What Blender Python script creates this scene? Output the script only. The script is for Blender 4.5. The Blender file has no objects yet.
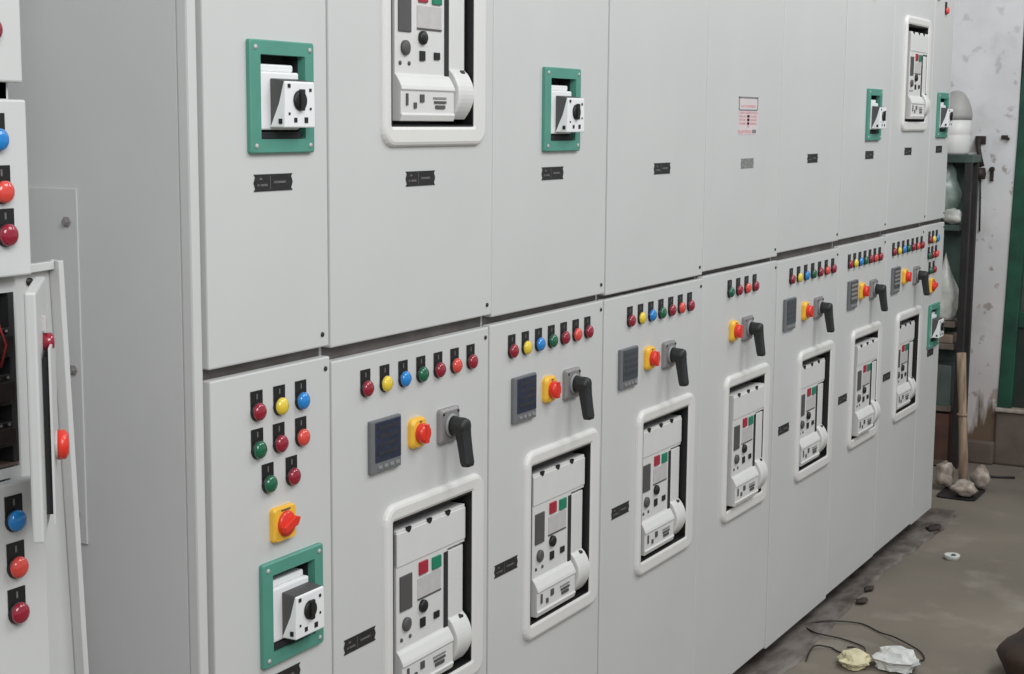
import bpy, bmesh, math, random
from mathutils import Vector, Matrix
random.seed(7)
sc = bpy.context.scene
col = sc.collection

# ------------------------------------------------------------------ camera, world, lights, exposure
YAW, PITCH, ROLL = 0.508132, 0.139064, 0.00794
CAM = Vector((0.0, -1.55437, 1.61687))
cd = bpy.data.cameras.new('camera'); cam = bpy.data.objects.new('camera', cd); col.objects.link(cam)
fw = Vector((math.cos(YAW)*math.cos(PITCH), math.sin(YAW)*math.cos(PITCH), -math.sin(PITCH)))
rt = Vector((math.sin(YAW), -math.cos(YAW), 0)); up = rt.cross(fw)
r2 = rt*math.cos(ROLL) + up*math.sin(ROLL); u2 = -rt*math.sin(ROLL) + up*math.cos(ROLL)
M = Matrix((r2, u2, -fw)).transposed().to_4x4(); M.translation = CAM
cam.matrix_world = M
cd.sensor_width = 36; cd.lens = 1545.98/1024*36; cd.clip_start = 0.02; cd.clip_end = 100
sc.camera = cam

w = bpy.data.worlds.new('hall_daylight'); sc.world = w; w.use_nodes = True
bg = w.node_tree.nodes['Background']
bg.inputs['Color'].default_value = (0.93, 0.97, 1.0, 1); bg.inputs['Strength'].default_value = 0.44

def area(name, loc, target, sx, sy, power, color=(1, 1, 1)):
    l = bpy.data.lights.new(name, 'AREA'); l.shape = 'RECTANGLE'; l.size = sx; l.size_y = sy
    l.energy = power; l.color = color
    o = bpy.data.objects.new(name, l); col.objects.link(o); o.location = loc
    d = Vector(target) - Vector(loc)
    o.rotation_euler = d.to_track_quat('-Z', 'Y').to_euler()
    return o
area('ceiling_lamp_near', (0.1, -2.3, 3.1), (1.9, 0.2, 0.8), 1.8, 1.4, 67, (0.97, 0.99, 1.0))
area('ceiling_lamp_middle', (3.0, -2.1, 3.6), (3.2, 0.0, 1.4), 1.6, 1.2, 38, (0.97, 0.99, 1.0))
area('ceiling_lamp_far', (5.6, -1.9, 3.6), (6.6, 0.0, 1.6), 1.6, 1.2, 52, (0.97, 0.99, 1.0))

sc.view_settings.view_transform = 'Standard'; sc.view_settings.look = 'None'
sc.view_settings.gamma = 1.0; sc.view_settings.use_curve_mapping = False
sc.view_settings.exposure = 0.0

# ------------------------------------------------------------------ materials
def lin(c):
    return tuple(((v/255)/12.92 if v/255 <= .04045 else ((v/255+.055)/1.055)**2.4) for v in c)
def mat(name, rgb, rough=.5, metal=0.0, spec=.5, noise=0.0, nscale=20, bump=0.0, bscale=200, coat=0.0, rgb2=None, trans=0.0, stretch=None):
    m = bpy.data.materials.new(name); m.use_nodes = True
    nt = m.node_tree; b = nt.nodes['Principled BSDF']
    c = lin(rgb)
    b.inputs['Roughness'].default_value = rough; b.inputs['Metallic'].default_value = metal
    b.inputs['Specular IOR Level'].default_value = spec
    b.inputs['Coat Weight'].default_value = coat
    b.inputs['Transmission Weight'].default_value = trans
    tc = nt.nodes.new('ShaderNodeTexCoord'); src = tc.outputs['Object']
    if stretch:
        mp = nt.nodes.new('ShaderNodeMapping'); mp.inputs['Scale'].default_value = stretch
        nt.links.new(src, mp.inputs['Vector']); src = mp.outputs['Vector']
    n = nt.nodes.new('ShaderNodeTexNoise'); n.inputs['Scale'].default_value = nscale; n.inputs['Detail'].default_value = 5
    nt.links.new(src, n.inputs['Vector'])
    r = nt.nodes.new('ShaderNodeValToRGB')
    c2 = lin(rgb2) if rgb2 else tuple(v*(1-noise) for v in c)
    r.color_ramp.elements[0].position = .35; r.color_ramp.elements[1].position = .65
    r.color_ramp.elements[0].color = (*c2, 1); r.color_ramp.elements[1].color = (*c, 1)
    nt.links.new(n.outputs['Fac'], r.inputs['Fac']); nt.links.new(r.outputs['Color'], b.inputs['Base Color'])
    if bump:
        n2 = nt.nodes.new('ShaderNodeTexNoise'); n2.inputs['Scale'].default_value = bscale; n2.inputs['Detail'].default_value = 3
        nt.links.new(src, n2.inputs['Vector'])
        bp = nt.nodes.new('ShaderNodeBump'); bp.inputs['Strength'].default_value = bump; bp.inputs['Distance'].default_value = .002
        nt.links.new(n2.outputs['Fac'], bp.inputs['Height']); nt.links.new(bp.outputs['Normal'], b.inputs['Normal'])
    return m
PAINT = mat('grey_powder_coat', (206, 206, 204), .42, noise=.035, nscale=3, bump=.04, bscale=350)
PAINT_SIDE = mat('side_sheet_paint', (208, 208, 207), .5, noise=.06, nscale=2.5, bump=.05, bscale=300)
FRAME_SHADE = mat('shade_darkened_frame', (112, 106, 103), .7, noise=.3, nscale=15)  # front frame coloured dark to paint in the shade of the door gaps
BASE = mat('base_channel_paint', (92, 90, 88), .7, noise=.4, nscale=9, rgb2=(52, 46, 42))
IVORY = mat('ivory_plastic', (222, 220, 216), .38, noise=.02, nscale=8)
CREAM = mat('breaker_face_plastic', (218, 217, 214), .45, noise=.03, nscale=12)
WHITE = mat('white_plastic', (236, 236, 236), .4, noise=.02, nscale=10)
BLACK = mat('black_plastic', (26, 25, 26), .45, noise=.2, nscale=40)
RUBBER = mat('black_handle_plastic', (36, 38, 38), .5, noise=.15, nscale=30, bump=.15, bscale=120)
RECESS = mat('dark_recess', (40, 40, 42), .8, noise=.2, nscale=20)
DGREY = mat('dark_grey_plastic', (84, 82, 82), .5, noise=.1, nscale=20)
MGREY = mat('mid_grey_plastic', (142, 142, 142), .5, noise=.08, nscale=20)
LGREY = mat('pale_grey_label', (196, 192, 190), .5, noise=.08, nscale=60)
METALP = mat('grey_handle_plate', (150, 146, 146), .4, metal=.3, noise=.1, nscale=20)
STEEL = mat('screw_steel', (62, 60, 58), .45, metal=.5, noise=.2, nscale=50)
GREENF = mat('green_breaker_frame', (84, 150, 132), .45, noise=.1, nscale=15)
GREENB = mat('green_button_plastic', (24, 128, 98), .4, noise=.05)
REDB = mat('red_button_plastic', (168, 36, 58), .4, noise=.05)
YELLOW = mat('yellow_switch_plastic', (244, 190, 62), .4, noise=.04)
REDK = mat('red_knob_plastic', (226, 52, 34), .35, noise=.05, coat=.3)
SCREEN = {
 'navy': mat('navy_meter_screen', (48, 58, 84), .2, spec=.6, noise=.15, nscale=40, rgb2=(40, 46, 56)),
 'slate': mat('slate_meter_screen', (62, 70, 76), .25, noise=.15, nscale=40),
 'grey': mat('grey_meter_screen', (84, 84, 82), .3, noise=.15, nscale=40)}
BEZ = mat('meter_bezel_plastic', (112, 114, 116), .45, noise=.08)
LENS = {k: mat(k.replace(' ', '_')+'_lens', c, .18, spec=.6, noise=.08, nscale=60, coat=.5) for k, c in {
 'dark red': (150, 24, 48), 'yellow': (238, 208, 62), 'blue': (28, 132, 208), 'green': (14, 98, 66), 'orange red': (224, 74, 62)}.items()}
PLATE = mat('engraved_nameplate', (24, 23, 24), .55, rgb2=(42, 40, 40), nscale=240, stretch=(.5, 1, 1.6))
PLATEG = mat('grey_nameplate', (112, 112, 108), .5, rgb2=(150, 150, 146), nscale=160)
ENGR = mat('engraved_marks', (112, 110, 108), .5, noise=.5, nscale=300)
PINK = mat('faded_red_print', (206, 142, 146), .6, rgb2=(214, 190, 190), nscale=120)
STICK = mat('sticker_paper', (216, 206, 206), .6, noise=.04)
GREYPRINT = mat('grey_print', (136, 132, 136), .6, noise=.1)

# ------------------------------------------------------------------ mesh helpers
class MB:
    def __init__(s): s.v = []; s.f = []; s.m = []; s.mats = []; s.cur = 0; s.smooth = []
        # mats indexed per face
    def use(s, m):
        if m not in s.mats: s.mats.append(m)
        s.cur = s.mats.index(m); return s
    def add(s, vs, fs, smooth=False):
        o = len(s.v); s.v += [tuple(v) for v in vs]
        for f in fs: s.f.append([i+o for i in f]); s.m.append(s.cur); s.smooth.append(smooth)
    def box(s, x0, x1, y0, y1, z0, z1):
        s.add([(x0,y0,z0),(x1,y0,z0),(x1,y1,z0),(x0,y1,z0),(x0,y0,z1),(x1,y0,z1),(x1,y1,z1),(x0,y1,z1)],
              [(0,3,2,1),(4,5,6,7),(0,1,5,4),(1,2,6,5),(2,3,7,6),(3,0,4,7)]); return s
    def cbox(s, x, y, z, a, b, c): return s.box(x-a/2, x+a/2, y-b/2, y+b/2, z-c/2, z+c/2)
    def prism_x(s, poly, x0, x1):     # poly of (y,z)
        n = len(poly)
        s.add([(x0,y,z) for y,z in poly]+[(x1,y,z) for y,z in poly],
              [tuple(range(n)), tuple(range(2*n-1, n-1, -1))]+[(i, i+n, (i+1)%n+n, (i+1)%n) for i in range(n)]); return s
    def prism_y(s, poly, y0, y1):     # poly of (x,z)
        n = len(poly)
        s.add([(x,y0,z) for x,z in poly]+[(x,y1,z) for x,z in poly],
              [tuple(range(n)), tuple(range(2*n-1, n-1, -1))]+[(i, i+n, (i+1)%n+n, (i+1)%n) for i in range(n)]); return s
    def loft(s, loops, cap0=False, cap1=False, smooth=False):
        n = len(loops[0]); vs = [v for l in loops for v in l]; fs = []
        for k in range(len(loops)-1):
            for i in range(n):
                fs.append((k*n+i, k*n+(i+1)%n, (k+1)*n+(i+1)%n, (k+1)*n+i))
        if cap0: fs.append(tuple(range(n-1, -1, -1)))
        if cap1: fs.append(tuple(range((len(loops)-1)*n, len(loops)*n)))
        s.add(vs, fs, smooth); return s
    def lathe(s, prof, cx=0, cz=0, n=20, axis='y', c3=None, smooth=True, cap=True):
        # prof: list of (radius, height along axis)
        loops = []
        for r, h in prof:
            l = []
            for i in range(n):
                a = 2*math.pi*i/n
                if axis == 'y': l.append((cx+r*math.cos(a), h, cz+r*math.sin(a)))
                else: l.append((cx+r*math.cos(a), cz+r*math.sin(a), h))
            loops.append(l)
        return s.loft(loops, cap, cap, smooth)
    def tube(s, pts, r, n=8):
        loops = []; pts = [Vector(p) for p in pts]
        for k, p in enumerate(pts):
            t = (pts[min(k+1, len(pts)-1)]-pts[max(k-1, 0)]).normalized()
            a = t.cross(Vector((0, 0, 1)) if abs(t.z) < .9 else Vector((1, 0, 0))).normalized(); b = t.cross(a)
            rr = r[k] if isinstance(r, (list, tuple)) else r
            loops.append([p+(a*math.cos(2*math.pi*i/n)+b*math.sin(2*math.pi*i/n))*rr for i in range(n)])
        return s.loft(loops, True, True, True)
    def build(s, name, parent=None, loc=(0, 0, 0), bevel=0, seg=2, label=None, mat=None):
        me = bpy.data.meshes.new(name); me.from_pydata(s.v, [], s.f)
        for m in (s.mats or [mat]): me.materials.append(m)
        bm = bmesh.new(); bm.from_mesh(me)
        bm.faces.ensure_lookup_table()
        for f, mi, sm in zip(bm.faces, s.m, s.smooth): f.material_index = mi if s.mats else 0; f.smooth = sm
        bmesh.ops.remove_doubles(bm, verts=bm.verts, dist=1e-6)
        bmesh.ops.recalc_face_normals(bm, faces=bm.faces)
        if bevel:
            es = [e for e in bm.edges if len(e.link_faces) == 2 and e.calc_face_angle() > .6]
            bmesh.ops.bevel(bm, geom=es, offset=bevel, segments=seg, affect='EDGES', profile=.5, clamp_overlap=True)
        bm.to_mesh(me); bm.free()
        o = bpy.data.objects.new(name, me); col.objects.link(o)
        o.location = loc
        if parent: o.parent = parent
        if label: o['label'] = label
        return o
def bx(m, *a): return MB().use(m).box(*a)
def rrect(x0, x1, z0, z1, r, y, k=5):
    pts = []
    for cx, cz, a0 in ((x1-r, z0+r, -90), (x1-r, z1-r, 0), (x0+r, z1-r, 90), (x0+r, z0+r, 180)):
        for i in range(k+1):
            a = math.radians(a0+90*i/k); pts.append((cx+r*math.cos(a), y, cz+r*math.sin(a)))
    return pts
def thing(name, loc, label, cat, group=None):
    o = bpy.data.objects.new(name, None); col.objects.link(o); o.location = loc; o.empty_display_size = .1
    o['label'] = label; o['category'] = cat
    if group: o['group'] = group
    return o
def tag(o, label, cat, group=None):
    o['label'] = label; o['category'] = cat
    if group: o['group'] = group
    return o
def struct(o): o['kind'] = 'structure'; return o
def copy_tree(o, parent, loc):
    c = o.copy(); col.objects.link(c); c.parent = parent; c.location = loc
    for ch in list(PCH.get(o.name, [])):
        d = ch.copy(); col.objects.link(d); d.parent = c
    return c
PCH = {}
FL = -0.075                                     # floor level (lower door bottoms are z = 0)

# ------------------------------------------------------------------ setting: floor, walls
def floor_mat():
    m = mat('stained_concrete', (131, 122, 110), .75, rgb2=(112, 104, 93), nscale=1.6, bump=.5, bscale=40)
    nt = m.node_tree; b = nt.nodes['Principled BSDF']
    tc = nt.nodes.new('ShaderNodeTexCoord')
    base = b.inputs['Base Color'].links[0].from_socket
    n = nt.nodes.new('ShaderNodeTexNoise'); n.inputs['Scale'].default_value = 5; n.inputs['Detail'].default_value = 8
    nt.links.new(tc.outputs['Object'], n.inputs['Vector'])
    r = nt.nodes.new('ShaderNodeValToRGB'); r.color_ramp.elements[0].position = .56; r.color_ramp.elements[1].position = .72
    r.color_ramp.elements[0].color = (0, 0, 0, 1); r.color_ramp.elements[1].color = (.55, .55, .55, 1)
    nt.links.new(n.outputs['Fac'], r.inputs['Fac'])
    mx = nt.nodes.new('ShaderNodeMix'); mx.data_type = 'RGBA'
    nt.links.new(r.outputs['Color'], mx.inputs['Factor']); nt.links.new(base, mx.inputs['A'])
    mx.inputs['B'].default_value = (*lin((152, 144, 133)), 1)
    nt.links.new(mx.outputs['Result'], b.inputs['Base Color'])
    return m
FLOORM = floor_mat()
struct(bx(FLOORM, -4, 8.4, -6, 2.2, FL-.1, FL).build('floor'))
GROUT = mat('cement_grout', (128, 121, 114), .85, rgb2=(78, 67, 60), nscale=7, bump=.6, bscale=60, stretch=(1, 2.2, 1))
# irregular strip of grout along the foot of the switchboard
mb = MB().use(GROUT); N = 60; lo = []; hi = []
for i in range(N+1):
    x = 1.8+(6.75-1.8)*i/N
    y = -.045+random.uniform(-.012, .012)-.014*math.sin(x*3.1)
    lo.append((x, y, FL+.001)); hi.append((x, y+.012, FL+.008))
back = [(v[0], .10, FL+.008) for v in hi]
n1 = N+1
mb.add(lo+hi+back, [(i, i+1, n1+i+1, n1+i) for i in range(N)]+[(n1+i, n1+i+1, 2*n1+i+1, 2*n1+i) for i in range(N)])
struct(mb.build('trim_1'))

def wall_mat():
    m = mat('peeling_white_plaster', (232, 231, 231), .8, rgb2=(216, 216, 218), nscale=3.5, bump=.6, bscale=25)
    nt = m.node_tree; b = nt.nodes['Principled BSDF']
    tc = nt.nodes.new('ShaderNodeTexCoord'); sep = nt.nodes.new('ShaderNodeSeparateXYZ')
    nt.links.new(tc.outputs['Object'], sep.inputs[0])
    base = b.inputs['Base Color'].links[0].from_socket
    def noise(scale, st=None, detail=7):
        n = nt.nodes.new('ShaderNodeTexNoise'); n.inputs['Scale'].default_value = scale; n.inputs['Detail'].default_value = detail
        if st:
            mp = nt.nodes.new('ShaderNodeMapping'); mp.inputs['Scale'].default_value = st
            nt.links.new(tc.outputs['Object'], mp.inputs[0]); nt.links.new(mp.outputs[0], n.inputs['Vector'])
        else: nt.links.new(tc.outputs['Object'], n.inputs['Vector'])
        return n.outputs['Fac']
    def math_(op, a, bb):
        k = nt.nodes.new('ShaderNodeMath'); k.operation = op; k.use_clamp = False
        for i, v in enumerate((a, bb)):
            if isinstance(v, (int, float)): k.inputs[i].default_value = v
            else: nt.links.new(v, k.inputs[i])
        return k.outputs[0]
    def ramp(v, a, bb, ca=0, cb=1):
        k = nt.nodes.new('ShaderNodeMapRange'); k.inputs['From Min'].default_value = a; k.inputs['From Max'].default_value = bb
        k.inputs['To Min'].default_value = ca; k.inputs['To Max'].default_value = cb; nt.links.new(v, k.inputs['Value']); return k.outputs[0]
    def mixc(f, a, c):
        mx = nt.nodes.new('ShaderNodeMix'); mx.data_type = 'RGBA'; nt.links.new(f, mx.inputs['Factor']); nt.links.new(a, mx.inputs['A'])
        mx.inputs['B'].default_value = (*lin(c), 1); return mx.outputs['Result']
    z = sep.outputs['Z']
    # dirt specks and scuffs on the mid wall
    sp = math_('MULTIPLY', ramp(noise(13), .60, .66), ramp(z, 2.0, 1.3, .25, .75))
    c = mixc(sp, base, (140, 122, 112))
    c = mixc(math_('MULTIPLY', ramp(noise(4.5), .56, .72), .45), c, (178, 170, 166))
    # yellowish grime on the lower half, bare brown plaster where the paint has flaked off near the floor
    c = mixc(math_('MULTIPLY', ramp(z, 1.35, .3), .40), c, (186, 168, 156))
    edge = math_('ADD', z, math_('MULTIPLY', math_('SUBTRACT', noise(3.0, (1, 3.2, .55)), .5), .9))
    c = mixc(ramp(edge, .27, .2), c, (112, 92, 74))
    nt.links.new(c, b.inputs['Base Color'])
    return m
WALLM = wall_mat()
XW = 7.85
struct(bx(WALLM, XW, XW+.25, 0.0, 2.2, FL, 3.6).build('wall_end'))
struct(bx(WALLM, -4, XW, 2.0, 2.2, FL, 3.6).build('wall_back'))
struct(bx(WALLM, XW, XW+.25, -6, 0.0, 2.6, 3.6).build('wall_lintel'))
SILL = mat('worn_brown_cement', (112, 99, 90), .85, rgb2=(92, 78, 68), nscale=5, bump=.7, bscale=40)
struct(bx(SILL, XW-.02, XW+.25, -6, 0.034, FL, .195).build('wall_sill', bevel=.012))
EDGE = mat('sill_edge_paint', (178, 168, 158), .8, rgb2=(140, 126, 114), nscale=14)
struct(bx(EDGE, XW-.035, XW+.2, -6, 0.036, .195, .215).build('trim_2', bevel=.006))
struct(bx(SILL, XW-.05, XW, .03, .55, FL, .04).build('baseboard_end', bevel=.01))
# green steel door / shutter in the opening on the right
GREEN = mat('dark_green_gloss_paint', (38, 88, 70), .45, rgb2=(30, 66, 54), nscale=9)
GREEN2 = mat('dark_green_panel', (44, 56, 50), .5, rgb2=(34, 40, 38), nscale=5)
DPANE = mat('dusty_dark_pane', (92, 100, 98), .25, rgb2=(72, 76, 74), nscale=6)
def lean_post(x0, x1, ya, yb, w, z0, z1):      # jamb whose face runs slightly out of plumb
    return [(x0, ya, z0), (x1, ya, z0), (x1, ya-w, z0), (x0, ya-w, z0), (x0, yb, z1), (x1, yb, z1), (x1, yb-w, z1), (x0, yb-w, z1)]
mb = MB().use(GREEN); mb.add(lean_post(XW-.01, XW+.10, .030, -.024, .07, .215, 2.6),
    [(0,3,2,1),(4,5,6,7),(0,1,5,4),(1,2,6,5),(2,3,7,6),(3,0,4,7)])
dr = struct(mb.build('door_1', bevel=.004))
bx(GREEN2, XW+.03, XW+.06, -1.1, -.03, .215, .62).build('door_panel', dr)
bx(GREEN, XW+.015, XW+.07, -1.1, -.03, .62, .70).build('door_rail', dr, bevel=.004)
bx(DPANE, XW+.04, XW+.05, -1.1, -.03, .70, 1.22).build('pane', dr)
bx(GREEN, XW+.015, XW+.07, -1.1, -.03, 1.22, 1.30).build('door_rail', dr, bevel=.004)
bx(DPANE, XW+.04, XW+.05, -1.1, -.03, 1.30, 1.78).build('pane', dr)
bx(GREEN2, XW+.03, XW+.06, -1.1, -.03, 1.78, 2.6).build('door_panel', dr)

# ------------------------------------------------------------------ prototypes of the fittings (built once, then copied)
def lamp_proto(colour):
    h = MB().use(BLACK).lathe([(.0155, 0), (.0155, -.004), (.0140, -.0055)], 0, -.0068, 20).build('indicator_lamp', None, label=colour+' indicator lamp with black label plate')
    l = MB().use(LENS[colour]).lathe([(.0142, -.0045), (.0148, -.0065), (.0142, -.0098), (.0110, -.0128), (.0055, -.0144), (.001, -.0148)], 0, -.0065, 20).build('lens', h, label=colour+' lens')
    p = MB().use(BLACK).box(-.0148, .0148, -.0018, 0, -.009, .0275).use(ENGR).box(-.0015, .0015, -.0022, -.0018, .0135, .0225).build('label_plate', h, label='black label plate')
    PCH[h.name] = [l, p]; return h
LAMP = {k: lamp_proto(k) for k in LENS}

ROWM = mat('meter_display_row', (56, 58, 66), .25, noise=.2, nscale=60)
def meter_proto(kind):
    b = MB().use(BEZ).box(0, .098, -.009, 0, 0, .098).build('power_meter', None, bevel=.0025)
    sN = MB().use(SCREEN[kind]).box(.012, .095, -.0105, -.0088, .020, .094).build('screen', b, bevel=.001)
    rows = MB().use(MGREY if kind == 'grey' else ROWM)
    for k in range(4): rows.box(.02, .086, -.0111, -.0104, .033+k*.0152, .0405+k*.0152)
    rw = rows.build('display_row', b)
    keys = MB().use(MGREY)
    for k in range(4): keys.box(.020+k*.019, .032+k*.019, -.0112, -.0088, .0075, .0135)
    kk = keys.build('keypad', b)
    rw['kind'] = 'stuff'; kk['kind'] = 'stuff'
    PCH[b.name] = [sN, rw, kk]; return b
METER = {k: meter_proto(k) for k in SCREEN}

def switch_proto(square):
    if square:
        p = MB().use(YELLOW).loft([rrect(-.029, .029, -.029, .029, .006, 0), rrect(-.029, .029, -.029, .029, .006, -.007), rrect(-.027, .027, -.027, .027, .006, -.011)], True, True).build('rotary_switch')
        k = MB().use(REDK).lathe([(.0225, -.011), (.0215, -.016), (.018, -.018)], 0, 0, 24)
        a = math.radians(20); c, s_ = math.cos(a), math.sin(a)
        pts = [(-.021, -.006), (.014, -.009), (.025, 0), (.014, .009), (-.021, .006)]
        k.prism_y([(x*c-z*s_, x*s_+z*c) for x, z in pts], -.026, -.016)
        kn = k.build('knob', p, bevel=.002, label='red knob')
        d = MB().use(DGREY).box(-.012, .012, -.0118, -.0108, .0225, .0250).build('dial_mark', p)
        PCH[p.name] = [kn, d]
    else:
        p = MB().use(YELLOW).loft([rrect(-.025, .025, -.029, .029, .012, 0), rrect(-.025, .025, -.029, .029, .012, -.007), rrect(-.021, .021, -.025, .025, .011, -.013)], True, True).build('rotary_switch')
        k = MB().use(REDK).lathe([(.0185, -.011), (.0195, -.016), (.0185, -.024), (.0145, -.028)], 0, 0, 20)
        k.prism_y([(-.006, -.018), (.006, -.018), (.006, .018), (-.006, .018)], -.030, -.02)
        kn = k.build('knob', p, bevel=.0015, label='red knob')
        d = MB().use(DGREY).box(-.004, .004, -.0138, -.0128, .0205, .0235).build('dial_mark', p)
        PCH[p.name] = [kn, d]
    return p
SW_SQ, SW_RD = switch_proto(True), switch_proto(False)

def handle_proto():
    p = MB().use(METALP).loft([rrect(-.036, .036, -.034, .034, .006, 0), rrect(-.036, .036, -.034, .034, .006, -.007), rrect(-.031, .031, -.029, .029, .006, -.011)], True, True).use(MGREY).lathe([(.024, -.010), (.023, -.016)], 0, 0, 20).build('pistol_handle')
    h = MB().use(RUBBER).lathe([(.020, -.012), (.018, -.025), (.0175, -.042), (.015, -.048), (.008, -.050)], 0, 0, 20)
    loops = []
    for z, y0, y1, hw in ((.004, -.049, -.024, .0150), (-.02, -.051, -.028, .0145), (-.05, -.055, -.034, .0140), (-.070, -.058, -.038, .0145), (-.077, -.057, -.040, .013)):
        loops.append([(-hw, y0+.004, z), (-hw+.004, y0, z), (hw-.004, y0, z), (hw, y0+.004, z), (hw, y1-.004, z), (hw-.004, y1, z), (-hw+.004, y1, z), (-hw, y1-.004, z)])
    h.loft(loops, True, True)
    hh = h.build('lever', p, label='black pistol grip lever')
    ss = [MB().use(STEEL).lathe([(.003, -.0105), (.003, -.0125)], sx*.027, .025, 8).build('screw', p) for sx in (-1, 1)]
    PCH[p.name] = [hh, *ss]; return p
HANDLE = handle_proto()

AW, AH = .285, .356
def breaker_proto():
    y0 = .003
    # main face: profile swept across, upper plate, bulging ledge and lower panel
    x0, x1 = .05*AW, .695*AW
    zt, zb = .935*AH, .035*AH
    prof = [(y0, zt), (y0, .275*AH), (y0-.006, .255*AH), (y0-.014, .215*AH), (y0-.016, .195*AH), (y0-.013, .188*AH), (y0-.013, .075*AH), (y0-.016, .068*AH), (y0-.012, zb), (.05, zb), (.05, zt)]
    f = MB().use(CREAM).prism_x(prof, x0, x1)
    f.box(x1-.001, .925*AW, y0, .05, .715*AH, zt)          # head of the right hand column
    f.box(x0, .925*AW, y0-.002, y0+.01, .735*AH, .918*AH)   # raised cover plate
    face = f.build('air_circuit_breaker', None, bevel=.0015, label='white air circuit breaker with pale moulded door frame')
    kids = []
    K = lambda o: kids.append(o)
    # moulded door frame
    O = (-.038, .323, -.034, .390); r = .034
    I0, I1, J0, J1 = -.013, AW-.011, .003, AH+.002
    def off(d): return (O[0]+d, O[1]-d, O[2]+d, O[3]-d)
    L = [rrect(*off(0), r, 0), rrect(*off(.001), r-.001, -.005), rrect(*off(.004), r-.004, -.009), rrect(*off(.009), r-.008, -.011),
         rrect(I0-.006, I1+.006, J0-.006, J1+.006, .008, -.0105), rrect(I0-.001, I1+.001, J0-.001, J1+.001, .004, -.008), rrect(I0, I1, J0, J1, .003, -.004), rrect(I0-.002, I1+.002, J0-.002, J1+.002, .003, .002), rrect(*off(.006), r-.004, .0005)]
    K(MB().use(IVORY).loft(L, smooth=False).build('door_frame', face, label='pale moulded plastic frame'))
    # dark recess behind
    K(MB().use(BLACK).box(I0, I1, .054, .058, J0, J1).box(I0, I0+.003, -.0075, .058, J0, J1).box(I1-.003, I1, -.0075, .058, J0, J1)
      .box(I0, I1, -.0075, .058, J0, J0+.003).box(I0, I1, -.0075, .058, J1-.003, J1).build('recess', face, label='black recess lining'))
    for u in (.19, .45, .69):
        K(MB().use(BLACK).prism_y([(u*AW+.0085*math.cos(a), .936*AH-.0105*math.sin(a)) for a in [math.pi*q/8 for q in range(9)]], y0-.0028, y0+.002).build('vent_notch', face))
    # charging handle column with bulged grip
    h = MB().use(CREAM)
    hx0, hx1 = .715*AW, .925*AW
    zs = [(.70, y0, y0+.02), (.31, y0, y0+.02)]
    for q in range(1, 13):
        t = q/12; zs.append((.31-.265*t, y0-.022*math.sin(math.pi*min(1, t*1.02))**.8-.001, y0+.02))
    h.loft([[(hx0, b, v*AH), (hx0, a+.003, v*AH), (hx0+.006, a, v*AH), (hx1-.008, a, v*AH), (hx1, a+.005, v*AH), (hx1, b, v*AH)] for v, a, b in zs], True, True)
    K(h.build('charging_handle', face, bevel=.001))
    K(MB().use(RECESS).box(.640*AW, .694*AW, y0-.0012, y0+.004, .20*AH, .705*AH).build('handle_slot', face))
    K(MB().use(REDB).box(.320*AW, .425*AW, y0-.004, y0+.004, .642*AH, .712*AH).build('stop_button', face, bevel=.001, label='red push button'))
    K(MB().use(GREENB).box(.485*AW, .595*AW, y0-.004, y0+.004, .638*AH, .706*AH).build('start_button', face, bevel=.001, label='green push button'))
    K(MB().use(DGREY).box(.085*AW, .23*AW, y0-.003, y0+.004, .485*AH, .678*AH).build('trip_unit', face, bevel=.001, label='dark grey trip unit display'))
    K(MB().use(LGREY).box(.305*AW, .60*AW, y0-.0015, y0+.002, .512*AH, .625*AH).use(DGREY).box(.305*AW, .60*AW, y0-.002, y0+.002, .503*AH, .511*AH).build('rating_label', face))
    K(MB().use(BLACK).lathe([(.0125, y0), (.0125, y0-.006), (.010, y0-.008)], .365*AW, .462*AH, 16).build('reset_button', face))
    K(MB().use(DGREY).lathe([(.0135, y0), (.0135, y0-.005), (.010, y0-.007)], .162*AW, .405*AH, 16).use(DGREY).build('selector_dial', face))
    for u in (.105, .21): K(MB().use(DGREY).lathe([(.004, y0), (.004, y0-.002)], u*AW, .328*AH, 8).build('test_socket', face))
    K(MB().use(BLACK).box(.335*AW, .395*AW, y0-.003, y0+.002, .345*AH, .395*AH).build('status_window', face)); K(MB().use(BLACK).box(.51*AW, .575*AW, y0-.003, y0+.002, .355*AH, .392*AH).build('status_window', face))
    K(MB().use(STEEL).lathe([(.0085, y0), (.0085, y0-.007), (.006, y0-.008)], .845*AW, .285*AH, 14).build('handle_latch', face))
    yl = y0-.0145
    lw = MB().use(MGREY)
    lw.box(.43*AW, .59*AW, yl, yl+.003, .150*AH, .160*AH)
    lw.use(DGREY)
    lw.box(.44*AW, .585*AW, yl-.001, yl+.003, .128*AH, .140*AH).box(.455*AW, .57*AW, yl-.001, yl+.003, .100*AH, .118*AH)
    K(lw.build('racking_window', face)); kids[-1]['kind'] = 'stuff'
    K(MB().use(DGREY).box(.27*AW, .315*AW, yl-.001, yl+.003, .132*AH, .172*AH).box(.195*AW, .225*AW, yl-.001, yl+.003, .10*AH, .130*AH).box(.105*AW, .125*AW, yl-.001, yl+.003, .115*AH, .175*AH).build('position_indicator', face)); kids[-1]['kind'] = 'stuff'
    PCH[face.name] = kids; return face
ACB = breaker_proto()

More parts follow.
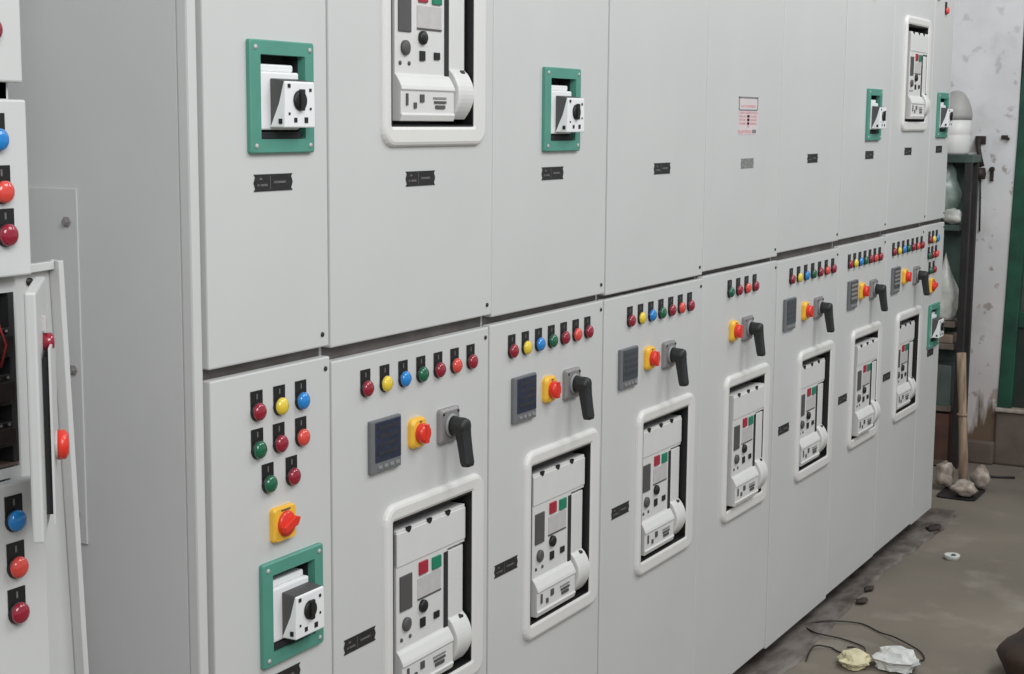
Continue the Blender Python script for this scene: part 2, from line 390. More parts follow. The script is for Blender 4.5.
def mccb_proto():
    # green flange: origin at its centre on the door plane
    W, H = .166, .178
    w0, w1, h0, h1 = -.058, .058, -.0665, .0665
    fl = MB().use(GREENF).loft([rrect(-W/2, W/2, -H/2, H/2, .004, 0), rrect(-W/2, W/2, -H/2, H/2, .004, -.007), rrect(-W/2+.002, W/2-.002, -H/2+.002, H/2-.002, .004, -.009),
        rrect(w0, w1, h0, h1, .002, -.009), rrect(w0, w1, h0, h1, .002, .006), rrect(-W/2, W/2, -H/2, H/2, .004, .0005)]).build('moulded_case_breaker', None, label='white breaker with rotary operator in a green flange')
    kids = []
    rc = MB().use(RECESS).box(w0, w1, .034, .038, h0, h1).box(w0-.002, w0, .006, .038, h0, h1).box(w1, w1+.002, .006, .038, h0, h1).box(w0, w1, .006, .038, h0-.002, h0).box(w0, w1, .006, .038, h1, h1+.002).build('recess', fl)
    body = MB().use(WHITE).box(-.055, .046, -.005, .030, -.052, .040).box(-.052, .040, .002, .030, .040, .052).build('breaker_body', fl, bevel=.003, label='white breaker body')
    op = MB().use(DGREY)
    op.loft([[(-.030, -.0045, -.046), (.047, -.0045, -.046), (.047, -.0045, .030), (-.030, -.0045, .030)],
             [(-.0285, -.0325, -.046), (.047, -.0325, -.046), (.047, -.0325, .0255), (-.0285, -.0325, .0255)]], True, True)
    opr = op.build('operator_housing', fl, bevel=.002, label='dark grey rotary operator housing')
    cv = MB().use(WHITE)
    cv.loft([[(-.0290, -.0345, .024), (.0485, -.0345, .024), (.0485, -.031, .026), (-.0290, -.031, .026)],
             [(-.0300, -.0352, -.010), (.0490, -.0352, -.010), (.0490, -.022, -.010), (-.0310, -.022, -.010)],
             [(-.0315, -.0352, -.048), (.0490, -.0352, -.048), (.0490, -.006, -.048), (-.0330, -.006, -.048)]], True, True)
    cvr = cv.build('operator_cover', fl, bevel=.002, label='white slanted operator cover')
    dial = MB().use(BLACK).lathe([(.0165, -.034), (.0165, -.0385), (.014, -.040)], .007, -.005, 20)
    dial.prism_y([(.002, -.021), (.012, -.021), (.013, .013), (.001, .013)], -.0435, -.038)
    dl = dial.build('dial', fl, bevel=.0015, label='black rotary dial')
    mk = MB().use(BLACK)
    for x, z, a in ((-.004, -.036, .0075), (.024, -.036, .009), (-.020, .018, .006), (.036, .012, .005), (.036, -.018, .004), (-.020, -.026, .004)):
        mk.box(x-a/2, x+a/2, -.0362, -.034, z-a/2, z+a/2)
    mk.box(-.0335, -.031, -.030, -.024, -.042, -.034)
    mks = mk.build('dial_mark', fl)
    lowr = MB().use(RECESS).box(-.050, .052, -.004, .02, -.066, -.055).build('terminal_shroud', fl, label='black terminal shroud')
    sw = [MB().use(LGREY).lathe([(.0042, -.0085), (.0038, -.0105)], sx*.0705, sz*.077, 10).build('flange_screw', fl, label='pale flange screw') for sx in (-1, 1) for sz in (-1, 1)]
    mks['kind'] = 'stuff'; kids += [rc, body, opr, cvr, dl, mks, lowr, *sw]
    PCH[fl.name] = kids; return fl
MCCB = mccb_proto()

def plate_proto(m, name='nameplate'):
    o = MB().use(m)
    t = .010
    o.prism_y([(0, 0), (.004, .004), (.0, .0135), (.004, .023), (0, .027), (.1, .027), (.096, .023), (.1, .0135), (.096, .004), (.1, 0)], -.0015, 0)
    if m is PLATE:
        o.use(ENGR)
        for x0, x1, z in ((.014, .020, .018), (.008, .013, .008), (.016, .034, .008), (.050, .082, .012)):
            o.box(x0, x1, -.0018, -.0014, z, z+.0035)
        o.use(DGREY).box(.040, .042, -.0018, -.0014, .003, .024)
    return o.build(name, None)
NPB, NPG = plate_proto(PLATE), plate_proto(PLATEG)
SCREW = MB().use(STEEL).lathe([(.0042, 0), (.0042, -.002), (.0025, -.003)], 0, 0, 10).build('screw')

# ------------------------------------------------------------------ doors and cabinets
def door(name, parent, x0, x1, z0, z1, holes=(), m=PAINT, th=.020):
    xs = sorted({x0, x1, *[h[0] for h in holes], *[h[1] for h in holes]}); zs = sorted({z0, z1, *[h[2] for h in holes], *[h[3] for h in holes]})
    mb = MB().use(m)
    solid = {}
    for i in range(len(xs)-1):
        for j in range(len(zs)-1):
            cx, cz = (xs[i]+xs[i+1])/2, (zs[j]+zs[j+1])/2
            solid[i, j] = not any(h[0] < cx < h[1] and h[2] < cz < h[3] for h in holes)
    for (i, j), s in solid.items():
        if not s: continue
        a, b, c, d = xs[i], xs[i+1], zs[j], zs[j+1]
        mb.add([(a, 0, c), (b, 0, c), (b, 0, d), (a, 0, d)], [(0, 1, 2, 3)]); mb.add([(a, th, c), (b, th, c), (b, th, d), (a, th, d)], [(3, 2, 1, 0)])
        for di, dj, q in ((-1, 0, [(a, 0, c), (a, 0, d), (a, th, d), (a, th, c)]), (1, 0, [(b, 0, c), (b, th, c), (b, th, d), (b, 0, d)]),
                          (0, -1, [(a, 0, c), (a, th, c), (b, th, c), (b, 0, c)]), (0, 1, [(a, 0, d), (b, 0, d), (b, th, d), (a, th, d)])):
            if not solid.get((i+di, j+dj), False): mb.add(q, [(0, 1, 2, 3)])
    ox, oz = x0, z0
    mb.v = [(x-ox, y, z-oz) for x, y, z in mb.v]
    o = mb.build(name, parent, bevel=.0028, seg=2)
    o.location = (ox-parent.location.x, 0-parent.location.y, oz-parent.location.z)
    return o
TOP = 2.22
DEP = .60
def body(parent, x0, x1, depth=DEP, left=False, right=False):
    px, py, pz = parent.location
    mb = MB().use(PAINT_SIDE)
    zb, zt = 0.0, TOP+.06
    t = .003; e = .0006
    x0 += e; x1 -= e
    mb.box(x0, x0+t, .0225, depth, zb, zt).box(x1-t, x1, .0225, depth, zb, zt).box(x0, x1, depth-t, depth, zb, zt)
    mb.box(x0, x1, .0225, depth, zt-t, zt).box(x0, x1, .0225, depth, zb, zb+t)
    mb.use(FRAME_SHADE)
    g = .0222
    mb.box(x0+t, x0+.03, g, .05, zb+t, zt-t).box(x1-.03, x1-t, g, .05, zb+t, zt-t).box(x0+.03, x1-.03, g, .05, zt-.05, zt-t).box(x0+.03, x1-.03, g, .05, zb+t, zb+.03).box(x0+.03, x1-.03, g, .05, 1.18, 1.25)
    mb.v = [(x-px, y-py, z-pz) for x, y, z in mb.v]
    b = mb.build('cabinet_body', parent)
    c = MB().use(BASE).box(x0-px, x1-px, .03, .105, FL-pz, 0-pz).box(x0-px, x1-px, depth-.08, depth-.01, FL-pz, 0-pz).build('base_channel', parent, label='dark stained base channel')
    return b
def put(proto, parent, x, z, y=0.0):
    return copy_tree(proto, parent, (x-parent.location.x, y-parent.location.y, z-parent.location.z))

U = [1.829, 2.148, 2.706, 3.236, 3.832, 4.418, 5.022, 5.590, 6.152, 6.460]
L = [1.831, 2.150, 2.697, 3.231, 3.836, 4.424, 5.028, 5.595, 6.138, 6.463]
UG = [.004, .006, .0016, .008, .0040, .0030, .0070, .0012, .0060, .004]      # seam widths
LG = [.004, .006, .0070, .008, .0014, .0080, .0016, .0040, .0016, .004]
UBZ = [1.231, 1.226, 1.220, 1.214, 1.221, 1.230, 1.232, 1.233, 1.233]
LTZ = [1.213, 1.202, 1.204, 1.204, 1.208, 1.204, 1.209, 1.214, 1.216]
BTZ = [0, 0, 0, 0, .004, -.006, .004, .008, .0]
SEQ = ['dark red', 'yellow', 'blue', 'green', 'dark red', 'orange red', 'dark red']
LABELS = ['narrow grey cabinet nearest the camera, eight lamps above a green-framed breaker in its lower door',
 'wide grey cabinet second from near end, large air breaker in upper and lower door',
 'grey cabinet third from near end, green-framed breaker above and navy meter below',
 'grey cabinet fourth from near end, upper door blank but for one black nameplate',
 'grey cabinet with a faded red warning sticker on its upper door',
 'grey cabinet just beyond the warning sticker, blank upper door with small dark nameplate',
 'grey cabinet third from far end, green-framed breaker above and air breaker below',
 'grey cabinet second from far end, air breaker in both upper and lower door',
 'narrow grey cabinet at the far end, small green-framed breaker in each door beside the rack']
acb_low = {1: (2.343, .520, 0), 2: (2.882, .521, 0), 3: (3.463, .517, .004), 4: (4.046, .520, -.014), 5: (4.676, .512, .004), 6: (5.238, .514, -.014), 7: (5.812, .514, .004)}
acb_up = {1: (2.342, 1.602, 0), 7: (5.758, 1.622, -.014)}
mc_up = {0: (2.015, 1.651), 2: (2.996, 1.641), 6: (5.360, 1.647), 8: (6.325, 1.652)}
mc_low = {0: (2.028, .803), 8: (6.338, .799)}
meters = {1: (2.259, .981, 'navy'), 2: (2.788, .985, 'navy'), 3: (3.312, .979, 'slate'), 5: (4.486, .986, 'slate'), 6: (5.138, .985, 'grey'), 7: (5.680, .988, 'grey')}
switches = {1: (2.417, 1.032), 2: (2.951, 1.036), 3: (3.486, 1.035), 4: (4.062, 1.037), 5: (4.685, 1.029), 6: (5.298, 1.036), 7: (5.856, 1.040)}
handles = {1: (2.530, 1.028), 2: (3.060, 1.033), 3: (3.606, 1.029), 4: (4.171, 1.033), 5: (4.816, 1.027), 6: (5.437, 1.031), 7: (6.026, 1.032)}
lampx = {1: [2.2525+.0613*i for i in range(7)], 2: [2.7885+.0590*i for i in range(7)], 3: [3.3730+.0618*i for i in range(7)],
         5: [4.548+.0690*i for i in range(7)], 6: [5.146+.0610*i for i in range(7)], 7: [5.694+.0672*i for i in range(7)]}
plates_up = {0: (1.946, 1.502), 1: (2.386, 1.496), 2: (2.914, 1.492), 3: (3.499, 1.489), 4: (4.092, 1.490), 5: (4.667, 1.494), 6: (5.286, 1.495), 7: (5.790, 1.501), 8: (6.257, 1.503)}
plates_low = {0: (1.952, .667), 1: (2.181, .666), 2: (2.722, .667), 3: (3.289, .665), 5: (4.476, .663), 6: (5.080, .664), 7: (5.624, .665), 8: (6.268, .675)}
GRP = 'switchboard cabinets standing in the long row'
for i in range(9):
    xu0, xu1 = U[i]+UG[i]/2, U[i+1]-UG[i+1]/2
    xl0, xl1 = L[i]+LG[i]/2, L[i+1]-LG[i+1]/2
    xb0, xb1 = (U[i]+L[i])/2, (U[i+1]+L[i+1])/2
    if i == 0: xb0 = 1.795
    if i == 8: xb1 = 6.470
    c = thing('switchboard_cabinet', ((xb0+xb1)/2, .30, FL), LABELS[i], 'cabinet', GRP)
    body(c, xb0, xb1)
    if i == 0:
        MB().use(PAINT).box(xb0+.0006-c.location.x, 1.817-c.location.x, -.001-c.location.y, .0222-c.location.y, -c.location.z, TOP+.06-c.location.z).build('corner_post', c, bevel=.004)
    hu = []; hl = []
    for d, hs in ((acb_up, hu), (acb_low, hl)):
        if i in d: x, z, y = d[i]; hs.append((x-.0145, x+AW-.0095, z+.0015, z+AH+.0035))
    for d, hs in ((mc_up, hu), (mc_low, hl)):
        if i in d: x, z = d[i]; hs.append((x-.061, x+.061, z-.070, z+.070))
    door('upper_door', c, xu0, xu1, UBZ[i], TOP, hu)
    door('lower_door', c, xl0, xl1, BTZ[i]+.002, LTZ[i], hl)
    for d in (acb_up, acb_low):
        if i in d:
            x, z, y = d[i]; b = put(ACB, c, x, z)
            if y:       # racked a little further out of, or into, its frame
                for ch in b.children:
                    if not (ch.name.startswith('door_frame') or ch.name.startswith('recess')): pass
                    else: ch.location.y -= y
                b.location.y += y
    for d in (mc_up, mc_low):
        if i in d: put(MCCB, c, *d[i])
    if i in meters: x, z, k = meters[i]; put(METER[k], c, x, z)
    if i in switches: put(SW_RD, c, *switches[i])
    if i in handles: put(HANDLE, c, *handles[i])
    for k, x in enumerate(lampx.get(i, ())): put(LAMP[SEQ[k]], c, x, 1.1465+(.001 if i != 7 else .005))
    for d in (plates_up, plates_low):
        if i in d:
            put(NPG if (d is plates_up and i in (4,)) else NPB, c, d[i][0], d[i][1])
    for x, z in ((xu1-.020, UBZ[i]+.022), (xl1-.014, LTZ[i]-.020)): put(SCREW, c, x, z)
    if i in (0, 8):
        dx = 0 if i == 0 else 4.272
        rows = [(1.155, [(1.9445, 'dark red'), (2.0035, 'yellow'), (2.062, 'blue')]), (1.0925, [(1.9445, 'green'), (2.001, 'dark red'), (2.061, 'orange red')]), (1.0305, [(1.9705, 'green'), (2.034, 'dark red')])]
        for z, rr in rows:
            for x, k in rr: put(LAMP[k], c, x+dx, z+(0 if i == 0 else .008))
        put(SW_SQ, c, 2.004+dx, .951 if i == 0 else .968)
    if i == 4:
        for k, cc in enumerate(('green', 'dark red', 'orange red', 'dark red')): put(LAMP[cc], c, 4.031+.0655*k, 1.1555)
        s_ = MB().use(STICK).box(0, .150, -.0008, 0, 0, .105)
        s_.use(GREYPRINT)
        s_.box(0, .15, -.0012, -.0007, .100, .105).box(0, .006, -.0012, -.0007, .068, .105).box(.144, .15, -.0012, -.0007, .068, .105).box(.006, .144, -.0012, -.0007, .066, .070)
        s_.use(PINK)
        s_.box(.018, .132, -.0012, -.0007, .076, .082).box(.0, .15, -.0012, -.0007, .058, .064)
        for zz in (.048, .038, .028):
            for xx, ww in ((.004, .05), (.062, .022), (.092, .05)): s_.box(xx, xx+ww, -.0012, -.0007, zz, zz+.006)
        s_.box(.066, .084, -.0012, -.0007, .02, .056).box(.0, .10, -.0012, -.0007, .004, .013)
        s_.use(GREYPRINT).box(.108, .140, -.0012, -.0007, .004, .014)
        o = s_.build('warning_sticker', c, label='faded red and white warning sticker')
        o.location = (4.064-c.location.x, -c.location.y, 1.583+FL*0-c.location.z)
    if i == 6: put(LAMP['orange red'], c, 5.318, 2.062)
    if i == 8: put(LAMP['dark red'], c, 6.196, 2.118); put(LAMP['orange red'], c, 6.318, 2.070)
    if i == 0:
        # bolted cover strip on the open side wall
        mb = MB().use(PAINT_SIDE).box(-.004, 0, 0, .20, 0, .575)
        o = mb.build('coupling_plate', c, bevel=.0015); o.location = (1.7956-c.location.x, .228-c.location.y, .931-c.location.z)
        for y, z in ((.022, .522), (.018, .285), (.022, .05)):
            b_ = MB().use(METALP).lathe([(.009, 0), (.009, .002), (.0052, .003), (.0052, .007)], 0, 0, 6, axis='z', smooth=False)
            b_.v = [(-h, a, b2) for a, b2, h in b_.v]
            b_.build('bolt', o, (-.004, y, z))

# ------------------------------------------------------------------ cabinet at the left edge
c = thing('switchboard_cabinet', (1.18, .30, FL), 'light grey cabinet at the left edge with one compartment door swung open', 'cabinet', GRP)
cx, cy, cz = c.location
X0, X1 = .88, 1.468
mb = MB().use(PAINT_SIDE)
mb.box(X0, X0+.003, .022, .5, 0, 2.28).box(X1-.003, X1, .022, .5, 0, 2.28).box(X0, X1, .497, .5, 0, 2.28).box(X0, X1, .022, .5, 2.277, 2.28).box(X0, X1, .022, .5, 0, .003)
mb.box(X0+.003, X1-.003, .022, .05, 1.640, 1.662).box(X0+.003, X1-.003, .022, .05, 1.386, 1.410).box(X1-.02, X1-.003, .022, .05, .003, 1.136).box(X1-.02, X1-.003, .022, .05, 1.410, 2.277).box(X0+.003, X0+.02, .022, .05, .003, 2.277).box(X0+.003, X1-.003, .022, .05, 1.136, 1.150)
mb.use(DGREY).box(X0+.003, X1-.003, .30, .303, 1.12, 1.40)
mb.v = [(x-cx, y-cy, z-cz) for x, y, z in mb.v]
mb.build('cabinet_body', c)
MB().use(BASE).box(X0-cx, X1-cx, .03-cy, .105-cy, 0, .075).box(X0-cx, X1-cx, .42-cy, .49-cy, 0, .075).build('base_channel', c, label='dark stained base channel')
door('upper_door', c, X0+.004, 1.474, 1.661, 2.22)
door('middle_door', c, X0+.004, 1.478, 1.409, 1.639)
door('lower_door', c, X0+.004, 1.487, .003, 1.135)
def shelf(z):
    return MB().use(mat('brown_shelf_plate', (112, 92, 84), .6, noise=.2)).box(X0+.006-cx, X1-.006-cx, .022-cy, .074-cy, z-cz, z+.004-cz).build('shelf', c, label='brown mounting shelf')
shelf(1.152)
CONT = mat('contactor_brown_black', (52, 40, 38), .5, rgb2=(34, 28, 28), nscale=30)
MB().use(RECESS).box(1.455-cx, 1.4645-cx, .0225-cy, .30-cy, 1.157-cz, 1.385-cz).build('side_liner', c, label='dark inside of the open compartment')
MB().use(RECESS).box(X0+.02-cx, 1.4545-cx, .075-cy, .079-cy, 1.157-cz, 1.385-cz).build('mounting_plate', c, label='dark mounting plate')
for (x, z, ww, hh) in ((1.352, 1.302, .046, .040), (1.402, 1.300, .050, .040), (1.350, 1.238, .046, .040), (1.402, 1.236, .050, .042), (1.355, 1.180, .046, .034), (1.405, 1.180, .046, .034)):
    q = MB().use(CONT).box(0, ww, .018, .074, 0, hh).box(.004, ww-.004, .006, .018, hh*.2, hh*.8)
    q.use(MGREY)
    for k in range(3): q.lathe([(.0035, .0175), (.0035, .014)], .009+k*(ww-.018)/2, hh*.9, 8)
    o = q.build('contactor', c, bevel=.0015, label='dark contactor'); o.location = (x-cx, -cy, z-cz)
WR = mat('control_wire_red', (150, 36, 40), .5, noise=.1)
for k in range(3):
    q = MB().use(WR).tube([(1.37+.026*k, .040, 1.365), (1.375+.026*k, .012, 1.350), (1.38+.026*k, .004, 1.320), (1.375+.026*k, .010, 1.290)], .0018, 6)
    q.v = [(x-cx, y-cy, z-cz) for x, y, z in q.v]; q.build('control_wire', c, label='red control wire')
for x, z, k in ((1.424, 1.594, 'blue'), (1.430, 1.527, 'orange red'), (1.434, 1.471, 'dark red'), (1.420, 1.733, 'dark red'),
                (1.430, 1.091, 'blue'), (1.4305, 1.027, 'orange red'), (1.4295, .964, 'dark red')):
    put(LAMP[k], c, x, z)
# the open compartment door: hinged on the right, swung out towards the camera
hx, hy = 1.476, -.006
ang = math.atan2(-.134, -.146)                  # direction from hinge to free edge
dl = .198
mb = MB().use(PAINT).box(0, dl, 0, .014, 0, .312)
o = mb.build('compartment_door', c, bevel=.003)
o.location = (hx-cx, hy-cy, 1.095-cz); o.rotation_euler = (0, 0, ang)
MB().use(PAINT).box(.03, .14, .0225, .0255, .010, .235).build('inner_skin', o)
MB().use(RECESS).box(.02, .13, .014, .0225, .02, .22).build('mounting_rail', o)
MB().use(LENS['dark red']).lathe([(.0115, .014), (.0115, .024), (.008, .028)], .09, .237, 16).build('door_lamp', o, label='dark red lamp')
MB().use(LGREY).box(.080, .100, .014, .019, .252, .270).build('label_plate', o)
MB().use(LGREY).lathe([(.019, .0255), (.019, .029)], .10, .104, 20).use(REDK).lathe([(.020, .029), (.019, .038), (.013, .042)], .10, .104, 20).build('rotary_switch', o, label='red rotary switch knob')

# loose tray-shaped panel standing in the gap between the cabinets
pn = MB().use(PAINT)
pn.box(-.122, 0, .10, .1025, 0, 1.49).box(-.010, 0, .08, .10, 0, 1.49).box(-.122, -.010, .088, .10, 1.478, 1.49)
o = pn.build('metal_cover', bevel=.0012)
o.location = (1.674, 0.0, FL); o.rotation_euler = (0, math.radians(-2.3), 0)
tag(o, 'tall narrow light grey metal cover standing in the gap between the cabinets', 'cover')
b_ = MB().use(STEEL).lathe([(.006, .0985), (.006, .1003)], -.048, 1.464, 12).build('bolt_hole', o, label='dark bolt hole')

# ------------------------------------------------------------------ rack at the far end
RG = mat('rack_dark_green_paint', (74, 94, 86), .5, rgb2=(54, 66, 62), nscale=8)
RD = mat('rack_dark_steel', (48, 46, 46), .55, rgb2=(36, 32, 32), nscale=8)
RB = mat('rack_shelf_board', (122, 112, 102), .7, rgb2=(92, 80, 72), nscale=9)
rx0, rx1, ry0, ry1 = 7.62, 7.80, .162, .80
rk = thing('storage_rack', ((rx0+rx1)/2, (ry0+ry1)/2, FL), 'dark green steel storage rack full of odds and ends beyond the last cabinet', 'rack')
kx, ky, kz = rk.location
def rpart(name, m, *a, bevel=.003):
    return MB().use(m).box(a[0]-kx, a[1]-kx, a[2]-ky, a[3]-ky, a[4]-kz, a[5]-kz).build(name, rk, bevel=bevel)
for x in (rx0, rx1-.04):
    rpart('post', RD, x, x+.03, ry0, ry0+.034, FL, 1.44); rpart('post', RG, x, x+.04, ry1-.045, ry1, FL, 1.44)
rpart('top_rail', RG, rx0-.004, rx1+.004, ry0-.004, ry1+.004, 1.432, 1.470)
for z in (1.13, .655, .545, .235, -.04): rpart('shelf', RB if z < .8 else RG, rx0+.001, rx1-.001, ry0+.046, ry1-.046, z-.028, z)
rpart('back_panel', RG, rx1-.015, rx1-.008, ry0+.046, ry1-.046, .02, 1.432)
def lump(m, center, rad, n=2, amp=.12, seed=1, flat=None, name='bundle', smooth=True, freq=3.0):
    rnd = random.Random(seed); bm = bmesh.new(); bmesh.ops.create_icosphere(bm, subdivisions=n, radius=1)
    ph = [rnd.uniform(0, 6.28) for _ in range(9)]
    for v in bm.verts:
        p = v.co.copy()
        k = 1+amp*(math.sin(freq*p.x*1.7+ph[0])*math.sin(freq*p.y*1.3+ph[1])+math.sin(freq*p.z*1.9+ph[2]+p.x*2)*.8+rnd.uniform(-.35, .35))
        q = Vector((p.x*k*rad[0], p.y*k*rad[1], p.z*k*rad[2]))
        if flat is not None and q.z < -flat: q.z = -flat
        v.co = q
    me = bpy.data.meshes.new(name); bm.to_mesh(me); bm.free(); me.materials.append(m)
    for f in me.polygons: f.use_smooth = smooth
    o = bpy.data.objects.new(name, me); col.objects.link(o); o.location = center; return o
CELLO = mat('cloudy_plastic_bag', (172, 182, 176), .3, rgb2=(112, 130, 122), nscale=9, bump=.6, bscale=40)
WBAG = mat('white_plastic_bag', (216, 214, 206), .35, rgb2=(170, 172, 164), nscale=14, bump=.6, bscale=50)
DCLOTH = mat('dark_grey_cloth', (52, 56, 54), .8, rgb2=(32, 34, 34), nscale=14, bump=.5, bscale=60)
BCARD = mat('brown_carton', (96, 66, 54), .8, rgb2=(70, 50, 44), nscale=10)
GBOX = mat('grey_green_metal_box', (92, 104, 98), .5, rgb2=(74, 82, 78), nscale=8)
TAN = mat('tan_paper_packet', (150, 134, 116), .75, rgb2=(122, 106, 92), nscale=12)
tag(lump(CELLO, (7.70, .345, 1.283), (.070, .12, .150), 3, .10, 3, .15, 'plastic_bag'), 'large cloudy plastic bag on the top shelf of the green rack', 'bag')
tag(lump(WBAG, (7.645, .245, 1.172), (.030, .045, .040), 3, .12, 5, .042, 'plastic_bag'), 'small whitish bag at front right of the top rack shelf', 'bag')
# peaked white bag
q = lump(WBAG, (7.70, .285, .78), (.075, .070, .20), 3, .10, 9, .122, 'plastic_bag')
for v in q.data.vertices:
    if v.co.z > 0: k = 1-.75*min(1, v.co.z/.20); v.co.x *= k; v.co.y *= k
tag(q, 'peaked white plastic bag on the second shelf of the green rack', 'bag')
tag(lump(DCLOTH, (7.70, .52, .785), (.075, .10, .125), 3, .1, 12, .122, 'cloth_bundle'), 'dark cloth bundle behind the peaked white bag on the rack', 'cloth')
q = MB().use(TAN).box(-.06, .06, -.06, .06, 0, .045).build('paper_packet', bevel=.008); q.location = (7.69, .275, .545); tag(q, 'flat tan paper packet on the middle shelf of the rack', 'packet')
q = MB().use(GBOX).box(-.075, .075, -.14, .14, 0, .20).use(DGREY).box(-.079, -.074, -.03, .03, .13, .15).build('metal_box', bevel=.006); q.location = (7.70, .355, .235); tag(q, 'grey-green metal box on the lower middle shelf of the rack', 'box')
q = MB().use(BCARD).box(-.075, .075, -.13, .13, 0, .235).use(TAN).box(-.0755, -.0745, -.02, .02, 0, .235).build('carton', bevel=.004); q.location = (7.70, .345, -.040); tag(q, 'brown carton on the bottom shelf of the rack', 'carton')
# white drum on top
DW = mat('white_drum_plastic', (232, 231, 228), .45, noise=.03); DG = mat('grey_drum_lid', (176, 174, 172), .5, rgb2=(160, 157, 154), nscale=9)
q = MB().use(DW).lathe([(.064, 0), (.074, .012), (.075, .09), (.073, .095), (.075, .10), (.075, .172)], 0, 0, 28, axis='z')
o = q.build('drum', loc=(7.70, .268, 1.470))
MB().use(DG).lathe([(.077, .168), (.079, .190), (.073, .225), (.058, .265), (.036, .298), (.012, .308)], 0, 0, 28, axis='z').build('lid', o, label='grey domed lid')
tag(o, 'white plastic drum with grey domed lid on top of the green rack', 'drum')

# wooden stick standing in front of the rack, with rags round its foot
WOOD = mat('bare_pale_wood', (176, 154, 132), .7, rgb2=(134, 112, 92), nscale=9, stretch=(6, 6, .7))
st = MB().use(WOOD).tube([(7.12, .016, FL+.004), (7.128, .026, .12), (7.14, .041, .30), (7.15, .055, .47), (7.156, .063, .575)], [.022, .021, .019, .021, .022], 10).build('wooden_stick')
MB().use(WOOD).lathe([(.024, -.006), (.0245, .006)], 7.14, .041, 10, axis='z').build('collar', st, (0, 0, .29))
tag(st, 'pale wooden stick standing upright in front of the green rack', 'stick')
PLAS = mat('white_plaster_rag', (206, 196, 184), .8, rgb2=(140, 126, 112), nscale=26, bump=.6, bscale=60)
tag(lump(PLAS, (7.03, -.010, FL+.045), (.050, .055, .036), 3, .16, 31, .042, 'rag'), 'large crumpled white rag right at the foot of the wooden stick', 'rag', 'rags heaped round the foot of the wooden stick')
tag(lump(PLAS, (7.22, -.040, FL+.061), (.050, .042, .052), 3, .12, 32, .057, 'rag'), 'round pale rag on the right side of the wooden stick', 'rag', 'rags heaped round the foot of the wooden stick')
tag(lump(PLAS, (7.16, .110, FL+.072), (.050, .040, .065), 3, .18, 33, .06, 'rag'), 'knotted greyish rag behind the wooden stick, on the left', 'rag', 'rags heaped round the foot of the wooden stick')
q = MB().use(RD).loft([rrect(-.12, .12, -.085, .085, .03, 0), rrect(-.125, .125, -.09, .09, .03, .008)], True, True)
q.v = [(x, z, y) for x, y, z in q.v]
q = q.build('sheet_scrap', loc=(7.10, .02, FL)); tag(q, 'flat black sheet scrap lying under the rags by the wooden stick', 'scrap')
q = MB().use(RD).tube([(7.50, .02, FL+.007), (7.52, -.06, FL+.007), (7.55, -.13, FL+.007)], .006, 6).build('iron_rod'); tag(q, 'short dark iron rod on the floor right of the rags', 'rod')

# clamp and cord on the end wall
IRON = mat('rusty_dark_iron', (66, 56, 52), .6, metal=.3, rgb2=(46, 38, 36), nscale=30)
tl = MB().use(IRON).tube([(XW-.012, .186, 1.545), (XW-.03, .178, 1.50), (XW-.035, .168, 1.45), (XW-.035, .158, 1.41)], [.016, .011, .013, .015], 8).build('wall_clamp')
MB().use(IRON).lathe([(.030, -.006), (.034, .02), (.028, .05)], 0, 0, 12, axis='z').build('clamp_head', tl, (XW-.042, .166, 1.355))
MB().use(IRON).box(XW-.012, XW, .150, .20, 1.52, 1.56).build('wall_plate', tl, bevel=.002)
tag(tl, 'rusty dark iron clamp fixed on the peeling white wall above the rack', 'clamp')
cb = MB().use(BLACK).tube([(XW-.012, .168, 1.36), (XW-.010, .163, 1.28), (XW-.009, .160, 1.18), (XW-.009, .158, 1.09)], .004, 6).build('cord'); tag(cb, 'thin black cord hanging down the wall below the iron clamp', 'cord')
hk = MB().use(IRON).box(XW-.014, XW, .104, .120, 1.34, 1.41).box(XW-.020, XW-.002, .100, .124, 1.39, 1.405).build('wall_hook', bevel=.002); tag(hk, 'short rusty hook plate on the white wall right of the cord', 'hook')
hs = MB().use(IRON).box(XW-.012, XW, .045, .075, 1.545, 1.565).box(XW-.02, XW-.01, .035, .05, 1.54, 1.555).build('wall_peg', bevel=.002); tag(hs, 'small dark peg on the white wall near the green door frame', 'peg')

# ------------------------------------------------------------------ things on the floor
PAPERW = mat('white_crumpled_plastic', (226, 226, 220), .5, rgb2=(196, 198, 194), nscale=18, bump=.5, bscale=70)
PAPERY = mat('cream_crumpled_plastic', (226, 216, 178), .55, rgb2=(204, 196, 160), nscale=18, bump=.5, bscale=70)
tag(lump(PAPERW, (4.665, -.345, FL+.026), (.060, .068, .034), 3, .16, 41, .024, 'crumpled_wrapper', False, 4), 'white crumpled plastic wrapper on the floor among the loose wires', 'wrapper', 'crumpled wrappers on the floor')
tag(lump(PAPERY, (4.62, -.225, FL+.018), (.062, .048, .024), 3, .16, 42, .016, 'crumpled_wrapper', False, 4), 'cream crumpled plastic wrapper on the floor, left of the white one', 'wrapper', 'crumpled wrappers on the floor')
q = MB().use(PAPERW).lathe([(.026, 0), (.031, .018), (.028, .021), (.018, .010)], 0, 0, 16, axis='z').use(DGREY).lathe([(.010, .004), (.010, .018), (.006, .021)], .003, -.005, 12, axis='z').build('bottle_cap', loc=(5.99, -.203, FL)); tag(q, 'small white plastic cap lying alone on the open floor', 'cap')
WIRE = mat('black_pvc_wire', (40, 36, 34), .5, noise=.1)
def smooth(pts, n=8):
    out = []
    P = [pts[0]]+list(pts)+[pts[-1]]
    for k in range(1, len(P)-2):
        a, b, c_, d_ = (Vector(P[j]) for j in (k-1, k, k+1, k+2))
        for i in range(n):
            t = i/n; out.append(.5*((2*b)+(-a+c_)*t+(2*a-5*b+4*c_-d_)*t*t+(-a+3*b-3*c_+d_)*t**3))
    out.append(Vector(P[-2])); return out
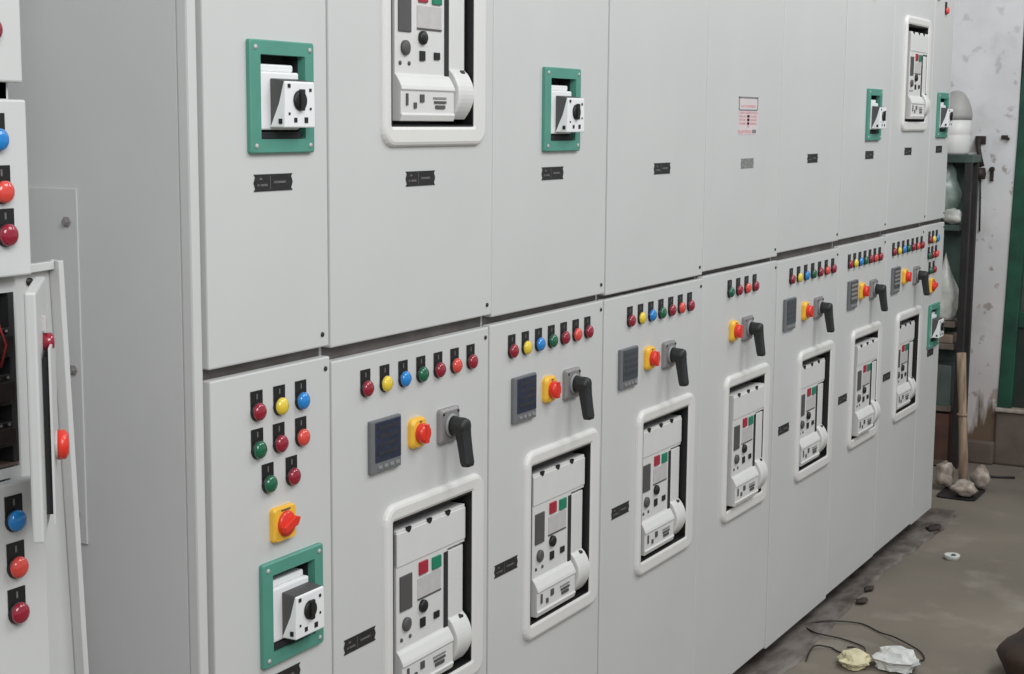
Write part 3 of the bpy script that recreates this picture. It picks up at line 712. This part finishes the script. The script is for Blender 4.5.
def wire(pts, label, zz=.006):
    o = MB().use(WIRE).tube(smooth([(x, y, FL+zz+(.008 if k % 3 == 1 else 0)) for k, (x, y) in enumerate(pts)]), .0026, 6).build('loose_wire')
    tag(o, label, 'wire', 'loose wires on the floor')
wire([(4.93, .02), (4.966, -.03), (5.018, -.125), (4.96, -.21), (4.908, -.279), (4.84, -.375), (4.76, -.405), (4.73, -.35), (4.738, -.274), (4.77, -.26)], 'long black wire looping across the floor beyond the crumpled wrappers')
wire([(4.88, .02), (4.822, -.035), (4.833, -.113), (4.80, -.190), (4.74, -.225), (4.725, -.22)], 'black wire running from the cabinet foot to the white wrapper')
wire([(4.57, -.085), (4.69, -.07), (4.73, -.11), (4.70, -.16), (4.745, -.19), (4.76, -.16)], 'short black wire curled left of the cream wrapper')
wire([(4.62, -.40), (4.60, -.47), (4.66, -.52), (4.70, -.56), (4.68, -.62)], 'black wire trailing right of the white wrapper toward the brown bundle')
BRN = mat('dark_brown_leather_cloth', (62, 44, 34), .7, rgb2=(38, 28, 24), nscale=12, bump=.4, bscale=40)
tag(lump(BRN, (4.78, -.762, FL+.074), (.17, .125, .088), 3, .06, 51, .08, 'cloth_bundle'), 'dark brown bundle on the floor in the lower right corner', 'bundle')
DIRT = mat('dark_dirt', (72, 62, 57), .95, rgb2=(54, 46, 42), nscale=30, bump=.6, bscale=80)
for k, (x, y, r) in enumerate(((5.26, -.060, .030), (5.42, -.040, .026), (6.40, -.030, .045))):
    tag(lump(DIRT, (x, y, FL+.0105), (r*1.3, r*.6, .004), 2, .25, 60+k, .006, 'dirt_clump', True),
        ('dark dirt clump on the grout, nearest to the wires', 'second dark dirt clump on the grout beyond the nearest one', 'larger dark dirt clump by the foot of the far end cabinet')[k], 'dirt', 'dirt clumps along the cabinet foot')

# drop the prototypes, keep only the copies that stand in the scene
for p in list(LAMP.values())+list(METER.values())+[SW_SQ, SW_RD, HANDLE, ACB, MCCB, NPB, NPG, SCREW]:
    for ch in PCH.get(p.name, []): bpy.data.objects.remove(ch)
    bpy.data.objects.remove(p)
